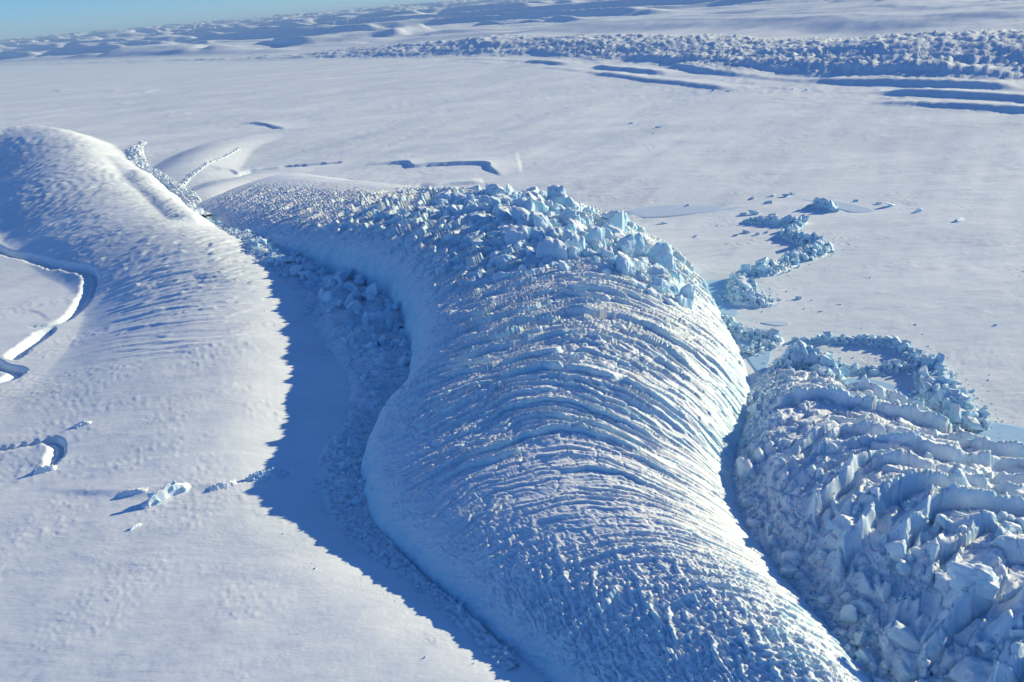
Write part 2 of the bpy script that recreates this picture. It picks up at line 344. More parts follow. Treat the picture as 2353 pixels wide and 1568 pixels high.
def make_ground():
    # camera-centred rings, finer where the picture looks along the surface
    az_in = np.radians(np.linspace(-39, 41, int(700 * QUAL)))
    az = np.r_[np.radians(np.linspace(-100, -39, 30)[:-1]), az_in, np.radians(np.linspace(41, 100, 30)[1:])]
    dep = np.r_[np.linspace(50, 20, int(300 * QUAL)), np.linspace(20, 6.8, int(360 * QUAL))[1:]]; r = H / np.tan(np.radians(dep))
    r = np.r_[r, np.exp(np.linspace(math.log(r[-1]), math.log(46000.0), int(400 * QUAL)))[1:]]
    A, Rr = np.meshgrid(az, r); X = (np.sin(A) * Rr); Y = (np.cos(A) * Rr)
    Z = ground_z(X.ravel(), Y.ravel()).reshape(X.shape)
    o = grid_obj('snow_plain', X, Y, Z, M_SNOW, flip=True); tag(o, kind='structure')
    # the same plain under and behind the camera
    ang = np.radians(np.linspace(-180, 180, 73)); rr = np.array([0.0, 120, r[0] + 6, 900, 3000, 20000])
    A, Rr = np.meshgrid(ang, rr); X = np.sin(A) * Rr; Y = np.cos(A) * Rr
    o = grid_obj('snow_field', X, Y, np.full(X.shape, -28.0), M_SNOW, flip=True); tag(o, kind='structure')
make_ground()
def make_haze(density):
    zt = max(max(v[2] for v in bpy.data.objects['snow_plain'].bound_box) + 3.0, H + 6.0)
    bm = bmesh.new(); bmesh.ops.create_cube(bm, size=1.0); me = bpy.data.meshes.new('haze'); bm.to_mesh(me); bm.free()
    o = link(bpy.data.objects.new('haze', me)); o.scale = (110000, 110000, zt + 40.0); o.location = (0, 0, (zt - 40.0) / 2)
    m = bpy.data.materials.new('thin_air'); m.use_nodes = True; t = m.node_tree; t.nodes.remove(t.nodes['Principled BSDF'])
    v = t.nodes.new('ShaderNodeVolumePrincipled'); v.inputs['Color'].default_value = (0.55, 0.76, 1.0, 1); v.inputs['Density'].default_value = density; v.inputs['Anisotropy'].default_value = 0.0
    t.links.new(v.outputs[0], t.nodes['Material Output'].inputs['Volume']); me.materials.append(m); tag(o, kind='stuff')
HAZE = 2.3e-5
if HAZE: make_haze(HAZE)
#PART3
# ------------------------------------------------------------------ the great crevassed ridge
def rounded(ts, zs, n=400):
    t = np.linspace(0, 1, n); z = np.interp(t, ts, zs)
    k = np.hanning(41); k /= k.sum(); zp = np.pad(z, 20, 'reflect', reflect_type='odd'); return t, np.convolve(zp, k, 'valid')
# per station: left foot, right foot, crest height, position of the crest across
RIDGE = np.array([
    # left foot x y, right foot x y, height, steepness of the left wall
    (78, 190, 166, 190, 26, .05), (34, 256, 157, 262, 29, .08), (-7, 314, 149, 315, 33, .15), (-63, 402, 138, 375, 34, .4), (-98, 458, 131, 427, 37, .7),
    (-114, 516, 138, 475, 45, .9), (-112, 566, 150, 510, 58, 1), (-94, 628, 178, 575, 62, 1), (-93, 690, 195, 640, 65, 1), (-102, 765, 205, 720, 67, 1),
    (-122, 840, 212, 810, 70, 1), (-155, 915, 212, 910, 73, 1), (-205, 985, 195, 1010, 73, 1), (-262, 1045, 140, 1150, 68, .9), (-320, 1110, 40, 1290, 57, .75),
    (-395, 1230, -80, 1420, 46, .5), (-465, 1350, -210, 1570, 35, .4), (-530, 1470, -330, 1720, 22, .3), (-575, 1590, -450, 1840, 2, .2)])
class Ridge: pass
def sweep_surface(st, nv, du_fn, prof_wall, prof_soft):
    fine = resample(np.c_[(st[:, 0:2] + st[:, 2:4]) / 2, st], n=1500)
    mid, Lp, Rp, h, wl = fine[:, 0:2], fine[:, 2:4], fine[:, 4:6], fine[:, 6], fine[:, 7]
    arc = np.r_[0, np.cumsum(np.hypot(*np.diff(mid, axis=0).T))]
    us = [0.0]
    while us[-1] < arc[-1]:
        k = np.searchsorted(arc, us[-1]); k = min(k, len(arc) - 1); us.append(us[-1] + du_fn(math.hypot(*mid[k])))
    us = np.array(us[:-1]); f = lambda a: np.interp(us, arc, a)
    Lx, Ly, Rx, Ry, hh, ww = f(Lp[:, 0]), f(Lp[:, 1]), f(Rp[:, 0]), f(Rp[:, 1]), f(h), f(wl)
    t = np.linspace(0, 1, 400); pa = np.interp(t, prof_wall[0], prof_wall[1]); pb = np.interp(t, prof_soft[0], prof_soft[1])
    # even spacing across by arc length on a typical section
    wd = 240.0; hm = 52.0; al = np.r_[0, np.cumsum(np.hypot(np.diff(t) * wd, np.diff(pa) * hm))]; tv = np.interp(np.linspace(0, al[-1], nv), al, t)
    A = np.interp(tv, t, pa)[None]; B = np.interp(tv, t, pb)[None]
    Wm = ww[:, None]; prof = A * Wm + B * (1 - Wm)
    T = np.broadcast_to(tv[None], prof.shape)
    X = Lx[:, None] + (Rx - Lx)[:, None] * T; Y = Ly[:, None] + (Ry - Ly)[:, None] * T; Z = hh[:, None] * prof
    wid = np.hypot(Rx - Lx, Ry - Ly)[:, None]
    return X, Y, Z, us[:, None] + 0 * T, (T - 0.5) * wid, T, hh[:, None] + 0 * T
def normals(X, Y, Z):
    P = np.stack([X, Y, Z], -1); du = np.gradient(P, axis=0); dv = np.gradient(P, axis=1); n = np.cross(dv, du); n /= np.linalg.norm(n, axis=-1, keepdims=True) + 1e-9
    n[n[..., 2] < 0] *= -1 if False else 1
    return n
t_w, p_w = rounded([0, .012, .03, .06, .10, .17, .27, .40, .52, .62, .72, .82, .91, 1], [-.06, .18, .38, .55, .68, .80, .90, .965, 1, .945, .82, .63, .38, -.06])
t_s, p_s = rounded([0, .03, .09, .20, .34, .48, .62, .74, .86, 1], [-.06, .14, .32, .54, .76, .92, 1, .90, .56, -.06])

def steps(a, V, sp, seg, s, w=0.10, drift=1.0):
    """scarps that face down a: sawtooth bands cut into segments of random height and phase"""
    ph = a / sp; k = np.floor(ph).astype(np.int64)
    sg = V / seg + drift * perlin(a / (sp * 1.7) + 3.7, V / (seg * 1.3), s + 5); j = np.floor(sg).astype(np.int64); ee = sg - j; ee = np.minimum(ee, 1 - ee)
    am = hsh(k, j, s); o = hsh(k, j, s + 1); fr = ph - k; c = 0.15 + 0.5 * o                # scarp stands at c inside the band
    z = np.where(fr < c, 0.0, np.where(fr < c + w, (fr - c) / w, 1 - (fr - c - w) / (1 - c - w)))
    return am * z * ss(0.0, 0.12, ee), am, np.where((fr > c - 0.10) & (fr <= c), 1.0, 0.0) * ss(0.05, 0.2, ee)
def facets(x, y, s):
    f1, f2, cid, c2, ox, oy = worley(x, y, s)
    return (cid - 0.5) + 1.5 * (c2 - 0.5) * ox + 1.5 * (hsh((cid * 9999).astype(np.int64), (c2 * 9999).astype(np.int64), s) - 0.5) * oy, f2 - f1, cid
def fracture(U, V, T, s=0):
    """relief measured along the normal: slabs stepped towards the camera, crevasses between them, lumps of snow"""
    c = V - 15
    zn = ss(250, 110, U + 0.3 * V)                    # near end: knobs strung out along the ridge
    zs = ss(560, 640, U - 0.2 * V) * ss(1130, 1000, U)     # far shoulder: big blocks
    zb = (0.35 + 0.65 * ss(230, 340, U)) * (1 - 0.6 * zs)              # middle: long stepped bands
    bow = 0.48 * np.sqrt(c * c + 900) - 14
    wrp = 8 * fbm(U / 60, V / 60, 101 + s, 3) + 1.6 * fbm(U / 13, V / 13, 102 + s, 3)
    a = U + bow + wrp
    s1, a1, g1 = steps(a, V, 13.5, 90, 301 + s, 0.10, 1.8)
    s2, a2, g2 = steps(a + 0.05 * V, V, 5.6, 30, 311 + s, 0.14, 1.5)
    s3, a3, g3 = steps(a - 0.1 * V + 1.5 * perlin(U / 6, V / 6, 141), V, 4.3, 7.5, 321 + s, 0.2)
    fa, fe, fid = facets(a / 9.5, V / 15, 105 + s); crack = (1 - ss(0.02, 0.10, fe)) * (fid > 0.45)
    fb, fe2, _ = facets(U / 3.6 + 0.3 * wrp / 4, V / 4.4, 109 + s)
    # near end: grooves and ribs run along the ridge
    w1 = 2.5 * perlin(U / 9, V / 9, 131 + s); w2 = 2.2 * perlin(U / 9 + 40, V / 9, 132 + s)
    un = U + 0.55 * V + w1; vn = V - 0.35 * U + w2
    n1, _, ng = steps(vn, un, 6.8, 24, 331 + s, 0.25); n2, _, ng2 = steps(vn + 0.15 * un, un, 3.2, 9, 341 + s, 0.3)
    n3, e3, _ = facets(un / 5.2, vn / 3.6, 107 + s); n4, e4, _ = facets(U / 2.2, V / 2.0, 108 + s)
    b1, b2, bid, bc, bx, by = worley(a / 17 + 0.1 * wrp / 4, V / 17, 111 + s)
    big = (bid - 0.3) * 8 * ss(0.02, 0.12, b2 - b1) - bx * 5
    fine = fbm(U / 2.8, V / 2.8, 113 + s, 3)
    soft = ss(-0.15, 0.25, fbm(U / 60, V / 60, 125 + s, 2))           # drifted snow smooths some of it
    top = ss(0.05, 0.24 - 0.08 * zn, T + 0.06 * fbm(U / 30, V / 30, 126 + s, 3))
    right = ss(0.95, 0.66, T + 0.14 * fbm(U / 40, V / 40, 115 + s, 2)); right = np.maximum(right, zs)
    lm = 0.45 + 0.55 * soft
    body = zb * (6.6 * s1 - 1.9 * g1 * a1) + (0.4 + 0.6 * zb) * (3.3 * s2 * (a2 > 0.25) - 0.7 * g2) + 1.3 * s3 * lm + 0.6 * zb * fa - 1.2 * crack * (0.3 + 0.7 * zb) + 0.4 * fb * lm
    near = 3.1 * n1 - 0.8 * ng + 2.1 * n2 + 1.7 * n3 - 0.8 * (1 - ss(0.0, 0.12, e3)) + 3.0 * s1 + 2.2 * s2 + 0.6 * n4 + 0.9 * s3
    D = top * right * (body * (1 - 0.55 * zn) + zn * near + zs * big + 0.5 * fine * lm)
    zt = ss(1060, 1200, U); tl = ss(0.62, 0.36, T + 0.10 * fbm(U / 60, V / 60, 151, 2))
    D = D * (1 - zt) + zt * top * (0.15 + 0.85 * tl) * (3.0 * s2 + 1.6 * s3 + 2.0 * s1 + 1.0 * fine) * 1.6
    # right flank: smoother, with long thin open crevasses that run down it and small shaded pits
    fl_r = (1 - right) * top
    cr = np.abs(((a / 8.5 + 0.12 * fbm(U / 25, V / 60, 117 + s, 2)) % 1) - 0.5)
    D -= (1 - zt) * 3.2 * (1 - ss(0.035, 0.10, cr)) * ss(-0.06, 0.10, fbm(a / 14, V / 90, 118 + s, 2)) * ss(0.52, 0.66, T) * (1 - zn * 0.6)
    D += (1 - zt) * fl_r * (1.3 * s3 * (a3 > 0.45) + 1.3 * s2 * (a2 > 0.5) + 1.2 * s1 * (a1 > 0.5) + 0.25 * fine)
    # scalloped, fluted left wall with hair cracks
    wall = 1 - top
    fl = fbm((U + 0.3 * V) / 11, V / 45, 119 + s, 4); sc_ = np.abs(fbm(U / 40, V / 70, 121 + s, 2))
    hair = np.abs(perlin((U + 0.6 * V) / 11, (V - 0.4 * U) / 26, 123 + s))
    D += wall * (1.7 * fl + 5.0 * sc_ * (1 - zn) - 1.0 * (1 - ss(0.0, 0.035, hair)) * (fid > 0.5) + 0.5 * fine + 0.6 * fb + 0.7 * s3 + 0.9 * s2 * ss(0.02, 0.1, T))
    return D
def make_ridge():
    X, Y, Z, U, V, T, hh = sweep_surface(RIDGE, int(540 * QUAL), lambda d: max(0.5, 0.00165 * d) / QUAL, (t_w, p_w), (t_s, p_s))
    # big lobes along the body, bays in the wall
    lob = fbm(U / 150, T * 1.5, 91, 2); Z = Z + hh * (0.06 * lob + 0.035 * fbm(U / 34, T * 3, 92, 3)) * np.clip(Z / hh, 0, 1)
    N = normals(X, Y, Z); dist = np.hypot(X, Y)
    D = fracture(U, V, T) * np.clip(hh / 55, 0.12, 1) * ss(-0.02, 0.12, Z / hh)
    D *= 1 + 0.25 * ss(700, 1200, dist)
    P = np.stack([X, Y, Z], -1) + N * D[..., None]
    R = Ridge(); R.P = P; R.U = U; R.V = V; R.T = T; R.N = N; R.h = hh; R.Z = Z
    root = empty('ice_ridge', (0, 600, 0))
    tag(root, 'huge arched ridge of crevassed blue white ice crossing the middle of the snow plain', 'ice ridge')
    o = grid_obj('ridge_body', P[..., 0], P[..., 1], P[..., 2], M_RIDGE, flip=True); o.parent = root; o.location = (0, -600, 0)
    R.root = root; return R
MAIN = make_ridge()
print('main ridge', MAIN.P.shape)
#PART4
# ------------------------------------------------------------------ broken ice: chunks, slabs, seracs
from mathutils import noise as mnoise
M_CHAOS = ice_mat('tumbled_glacier_ice', lo=0.45, hi=0.82, nscale=0.4, bump=0.5, sss=0.5)
M_SERAC = ice_mat('serac_ice', lo=0.42, hi=0.8, nscale=0.25, bump=0.6, bd=0.8, ice=(0.42, 0.67, 0.81, 1), pale=(0.62, 0.78, 0.87, 1), sss=0.5)
RND = random.Random(11)
def hull_mesh(name, pts, mat, cuts=0, rough=0.0, smooth=False, freq=2.2):
    bm = bmesh.new()
    for p in pts: bm.verts.new(p)
    r = bmesh.ops.convex_hull(bm, input=bm.verts)
    bmesh.ops.delete(bm, geom=[v for v in bm.verts if not v.link_faces], context='VERTS')
    if cuts:
        bmesh.ops.triangulate(bm, faces=bm.faces)
        bmesh.ops.subdivide_edges(bm, edges=bm.edges, cuts=cuts, use_grid_fill=True)
        bmesh.ops.triangulate(bm, faces=bm.faces); o = Vector((RND.random() * 50, RND.random() * 50, RND.random() * 50)); bm.normal_update()
        for v in bm.verts: v.co += v.normal * (rough * (mnoise.fractal(v.co * freq + o, 0.8, 2.0, 3)))
    else: bmesh.ops.triangulate(bm, faces=bm.faces)
    bmesh.ops.recalc_face_normals(bm, faces=bm.faces)
    for f in bm.faces: f.smooth = smooth
    me = bpy.data.meshes.new(name); bm.to_mesh(me); bm.free(); me.materials.append(mat); return me
def chunk_pts(n=13, top=0.75):
    out = []
    for k in range(n):
        v = Vector((RND.uniform(-1, 1), RND.uniform(-1, 1), RND.uniform(-1, 1))); m = max(abs(v.x), abs(v.y), abs(v.z)); v = v / m * 0.5 * RND.uniform(0.75, 1.0)
        out.append(v)
    return out
def column_pts():
    n = RND.choice((5, 6, 6, 7)); out = []; ex = RND.uniform(0.75, 1.3)
    lean = (RND.uniform(-.12, .12), RND.uniform(-.12, .12)); a0 = RND.uniform(0, 6)
    for z, s, j in ((-0.5, 1.05, 0), (0.12, 1.0, 0.03), (0.38, 0.93, 0.05), (0.5, 0.66, 0.09)):
        for k in range(n):
            a = a0 + 6.283 * (k + RND.uniform(-.22, .22)) / n; r = 0.5 * s * RND.uniform(0.84, 1.06)
            out.append(Vector((math.cos(a) * r * ex + lean[0] * z, math.sin(a) * r / ex + lean[1] * z, z + RND.uniform(-j, j))))
    return out
def slab_pts():
    out = []
    for s in (-1, 1):
        for k in range(9):
            a = 6.283 * (k + RND.uniform(-.3, .3)) / 9; r = 0.5 * RND.uniform(0.8, 1.05)
            out.append(Vector((math.cos(a) * r, math.sin(a) * r * 0.75, s * 0.13 * RND.uniform(0.7, 1.1) - 0.25 * (math.cos(a) * r) ** 2)))
    return out
def rounded_block(name, mat, n, sph, taper, rough, freq, grooves=0):
    """weathered block: a cube grid eased towards a ball, tapered, grooved and roughened"""
    bm = bmesh.new(); bmesh.ops.create_cube(bm, size=1.0); bmesh.ops.subdivide_edges(bm, edges=bm.edges, cuts=n, use_grid_fill=True); bmesh.ops.triangulate(bm, faces=bm.faces)
    o = Vector((RND.random() * 50, RND.random() * 50, RND.random() * 50)); sk = (RND.uniform(-.2, .2), RND.uniform(-.2, .2)); tw = RND.uniform(-.2, .2); slope = (RND.uniform(-.35, .35), RND.uniform(-.2, .35))
    gv = [(RND.uniform(-.4, .4), RND.uniform(-.5, .5), RND.random() < .6) for _ in range(grooves)]; cut = [(Vector((RND.uniform(-1, 1), RND.uniform(-1, 1), RND.uniform(-.1, 1))).normalized(), RND.uniform(.36, .60)) for _ in range(7)]
    for v in bm.verts:
        p = v.co.copy()
        for d, l in cut:
            e = p.dot(d) - l
            if e > 0: p -= d * e
        p = p.lerp(p.normalized() * 0.56, sph * (0.4 + max(0.0, p.z + 0.2)))
        h = p.z + 0.5; p.x *= 1 - taper * h; p.y *= 1 - taper * h
        if p.z > 0: p.z += (p.x * slope[0] + p.y * slope[1]) * p.z * 2
        for g, t, ax in gv:
            c = (p.x if ax else p.y) - g - t * p.z * 0.3; p *= 1 - 0.10 * math.exp(-(c / 0.045) ** 2)
        p.x += sk[0] * h; p.y += sk[1] * h
        p += p.normalized() * rough * mnoise.fractal(p * freq + o, 0.75, 2.0, 4); v.co = p
    bmesh.ops.recalc_face_normals(bm, faces=bm.faces)
    for f in bm.faces: f.smooth = True
    me = bpy.data.meshes.new(name); bm.to_mesh(me); bm.free(); me.materials.append(mat); return me
CHUNK = [hull_mesh('ice_block', chunk_pts(RND.choice((11, 13, 16))), M_ICE) for _ in range(14)]
CHUNK_C = [rounded_block('ice_block', M_CHAOS, 5, RND.uniform(0.1, 0.4), RND.uniform(0, .3), 0.13, 2.6) for _ in range(14)]
SERACS = [rounded_block('serac', M_SERAC, 13, RND.uniform(0.0, 0.16), RND.uniform(0.05, .32), 0.07, 3.6, RND.choice((1, 2, 2, 3))) for _ in range(20)]
SLABS = [rounded_block('ice_slab', M_CHAOS, 13, RND.uniform(0.15, 0.35), RND.uniform(0.2, .55), 0.13, 2.4, RND.choice((0, 1, 2))) for _ in range(12)]

CHUNK_P = [hull_mesh('ice_block', chunk_pts(RND.choice((11, 13, 16))), M_PALE) for _ in range(10)]
def place(me, name, loc, size, rot, parent=None):
    o = bpy.data.objects.new(name, me); SC.collection.objects.link(o)
    if parent: o.parent = parent; loc = Vector(loc) - parent.location
    o.location = loc; o.scale = size; o.rotation_euler = rot; return o
def stuff_mesh(name, parent, P, S, mat, rnd, kind_of=CHUNK):
    """many small chunks joined: positions P (n,3), sizes S (n)"""
    Vs, Fs, off = [], [], 0; base = []
    for me in kind_of:
        v = np.empty(len(me.vertices) * 3, np.float32); me.vertices.foreach_get('co', v); f = np.empty(len(me.polygons) * 3, np.int32); me.polygons.foreach_get('vertices', f)
        base.append((v.reshape(-1, 3), f.reshape(-1, 3)))
    for p, s in zip(P, S):
        v, f = base[rnd.integers(len(base))]; q = rnd.normal(size=4); q /= np.linalg.norm(q); w, x, y, z = q
        R = np.array([[1 - 2 * (y * y + z * z), 2 * (x * y - z * w), 2 * (x * z + y * w)], [2 * (x * y + z * w), 1 - 2 * (x * x + z * z), 2 * (y * z - x * w)], [2 * (x * z - y * w), 2 * (y * z + x * w), 1 - 2 * (x * x + y * y)]])
        Vs.append((v * (s * rnd.uniform(0.7, 1.3, 3))) @ R.T + p); Fs.append(f + off); off += len(v)
    o = link(bpy.data.objects.new(name, np_mesh(name, np.vstack(Vs), np.vstack(Fs), mat, smooth=False)))
    if parent: o.parent = parent; o.location = -parent.location
    o['kind'] = 'stuff'; return o

def heap_profile(line, hw, hh, step, nv, s, rough=1.0):
    """mound of crushed ice along a line (x, y, half width factor)"""
    L = resample(line, step=step); d = np.gradient(L[:, :2], axis=0); d /= np.linalg.norm(d, axis=1, keepdims=True) + 1e-9; n = np.stack([-d[:, 1], d[:, 0]], 1)
    t = np.linspace(-1, 1, nv); f = L[:, 2]
    X = L[:, 0:1] + n[:, 0:1] * t * hw * f[:, None]; Y = L[:, 1:2] + n[:, 1:2] * t * hw * f[:, None]
    prof = np.clip(1 - t * t, 0, 1)[None] ** 0.8 * hh * 0.6 * f[:, None] * (0.75 + 0.9 * fbm(X / (hw * 2), Y / (hw * 2), s, 2))
    k = max(1.2, hw * 0.22)
    f1, f2, cid, c2, ox, oy = worley(X / k, Y / k, s + 3); lump = (np.clip(1 - f1 * f1 * 1.4, 0, 1) * (0.2 + cid) - 0.5 * (ox + oy) * c2) * k * 0.75 * rough
    Z = prof + lump * np.clip((1 - t * t) * 2.5, 0, 1)[None] - 0.5
    return X, Y, Z, L
def ground_at(x, y): return ground_z(np.atleast_1d(np.asarray(x, float)), np.atleast_1d(np.asarray(y, float)))
def rubble(name, label, cat, line, hw, hh, n, size, nstuff, ssize, seed, root=None, heap=True, group=None, tall=1.0, mat=None):
    """ridge of broken ice blocks following a line"""
    mat = mat or M_ICE; pool_ = CHUNK if mat is M_ICE else CHUNK_P
    rnd = np.random.default_rng(seed); line = np.asarray(line, float)
    if root is None:
        c = line[len(line) // 2]; root = empty(name, (c[0], c[1], 0)); tag(root, label, cat, group)
    step = max(0.6, hw * 0.08); X, Y, Z, L = heap_profile(line, hw, hh, step, 26, seed)
    g = ground_at(X[:, 13], Y[:, 13]); Zg = Z + np.convolve(np.pad(g, 6, 'edge'), np.ones(13) / 13, 'valid')[:, None]
    if heap:
        o = grid_obj('crushed_ice', X, Y, Zg, mat, flip=False); o.parent = root; o.location = -root.location
    w = np.clip(L[:, 2], 0.05, None); p = w / w.sum()
    def spot(k):
        i = rnd.choice(len(L), k, p=p); t = rnd.normal(0, 0.47, k).clip(-1.6, 1.6); j = ((t.clip(-1, 1) + 1) / 2 * 25).astype(int)
        ii = i; ov = np.where(np.abs(t) > 1, np.abs(t) - 1, 0); x = X[ii, j] + (X[ii, j] - L[ii, 0]) * ov + rnd.normal(0, step, k); y = Y[ii, j] + (Y[ii, j] - L[ii, 1]) * ov + rnd.normal(0, step, k); return x, y, np.where(ov > 0, g[ii], Zg[ii, j]), np.abs(t), L[ii, 2]
    x, y, z, t, f = spot(n)
    for k in range(n):
        s = rnd.uniform(*size) * (0.55 + 0.6 * f[k]) * (1.3 - 0.6 * t[k]) * (1.6 if rnd.random() < 0.08 else 1)
        me = pool_[rnd.integers(len(pool_))]
        place(me, 'ice_block', (x[k], y[k], z[k] + s * 0.22), (s * rnd.uniform(.8, 1.4), s * rnd.uniform(.6, 1.0), s * rnd.uniform(.7, 1.2) * tall), (rnd.uniform(-.6, .6), rnd.uniform(-.6, .6), rnd.uniform(0, 6.3)), root)
    if nstuff:
        x, y, z, t, f = spot(nstuff); s = rnd.uniform(ssize[0], ssize[1], nstuff)
        w_ = rnd.random(nstuff) < 0.10; k_ = int(w_.sum()); x[w_] += rnd.normal(0, hw * 1.1, k_); y[w_] += rnd.normal(0, hw * 1.4, k_); z[w_] = ground_at(x[w_], y[w_]); s[w_] *= 0.55
        stuff_mesh('ice_rubble', root, np.stack([x, y, z + s * 0.2], 1), s, mat, rnd)
    return root

# seracs standing on the shoulder of the great ridge
def make_seracs():
    R = MAIN; rnd = np.random.default_rng(5); n = 0
    us = R.U[:, 0]
    for u in np.arange(575, 1085, 15.5):
        v = -75 + rnd.uniform(0, 10)
        while v < 105:
            s = rnd.choice([9, 12, 15, 19, 27], p=[.25, .27, .25, .15, .08]); v += s * 0.52
            uu = u + rnd.normal(0, 2.5) - (0.62 if v > 15 else 0.30) * (math.sqrt((v - 15) ** 2 + 900) - 30); i = int(np.clip(np.searchsorted(us, uu), 5, len(us) - 6)); j = int(np.argmin(np.abs(R.V[i] - v))); t = R.T[i, j]
            edge = min((uu - 575 + 0.75 * max(0, v - 25)) / 60, (1080 - uu) / 90, 1)
            if 0.16 < t < 0.93 and edge > 0 and rnd.random() < 0.45 + 0.6 * edge - 0.35 * (t < 0.3) and n < 290:
                left = float(ss(0.50, 0.28, np.array(t))); p = R.P[i, j]; s *= 1 - 0.35 * left - 0.25 * (1 - edge); h = s * rnd.uniform(1.0, 1.8) * (1 - 0.35 * left)
                ang = math.atan2(R.P[i + 5, j, 1] - R.P[i - 5, j, 1], R.P[i + 5, j, 0] - R.P[i - 5, j, 0]) - math.pi / 2; ang = 0.3 * ang - 0.08 - 0.002 * (v - 15)
                place(SERACS[rnd.integers(20)], 'serac', (p[0], p[1], R.Z[i, j] + h * rnd.uniform(-.16, .07)), (s * rnd.uniform(1.0, 1.45), s * rnd.uniform(.75, 1.05), h), (rnd.normal(0, .09), rnd.normal(0, .09) - 0.3 * left, ang + rnd.normal(0, .22)), R.root); n += 1
            v += s * 0.5
    print('seracs', n)
make_seracs()

# talus of crushed ice along the foot of the ridge wall
INN = bps([(470, 500), (540, 530), (620, 585), (700, 622), (850, 662), (934, 790), (926, 920), (848, 1015), (822, 1090), (840, 1200), (962, 1330), (1052, 1430), (1200, 1568)])
OUT = bps([(440, 505), (500, 545), (600, 640), (715, 690), (840, 748), (846, 860), (815, 960), (752, 1060), (783, 1150), (832, 1250), (925, 1325), (1030, 1405), (1160, 1568)])
wd = np.hypot(*(INN - OUT).T) / 2; wd[:4] *= 0.6
rubble('ice_rubble', '', '', np.c_[(INN + OUT) / 2, wd / 14.0], 17, 6.0, 290, (2.0, 5.0), 5200, (0.7, 2.6), 21, root=MAIN.root)

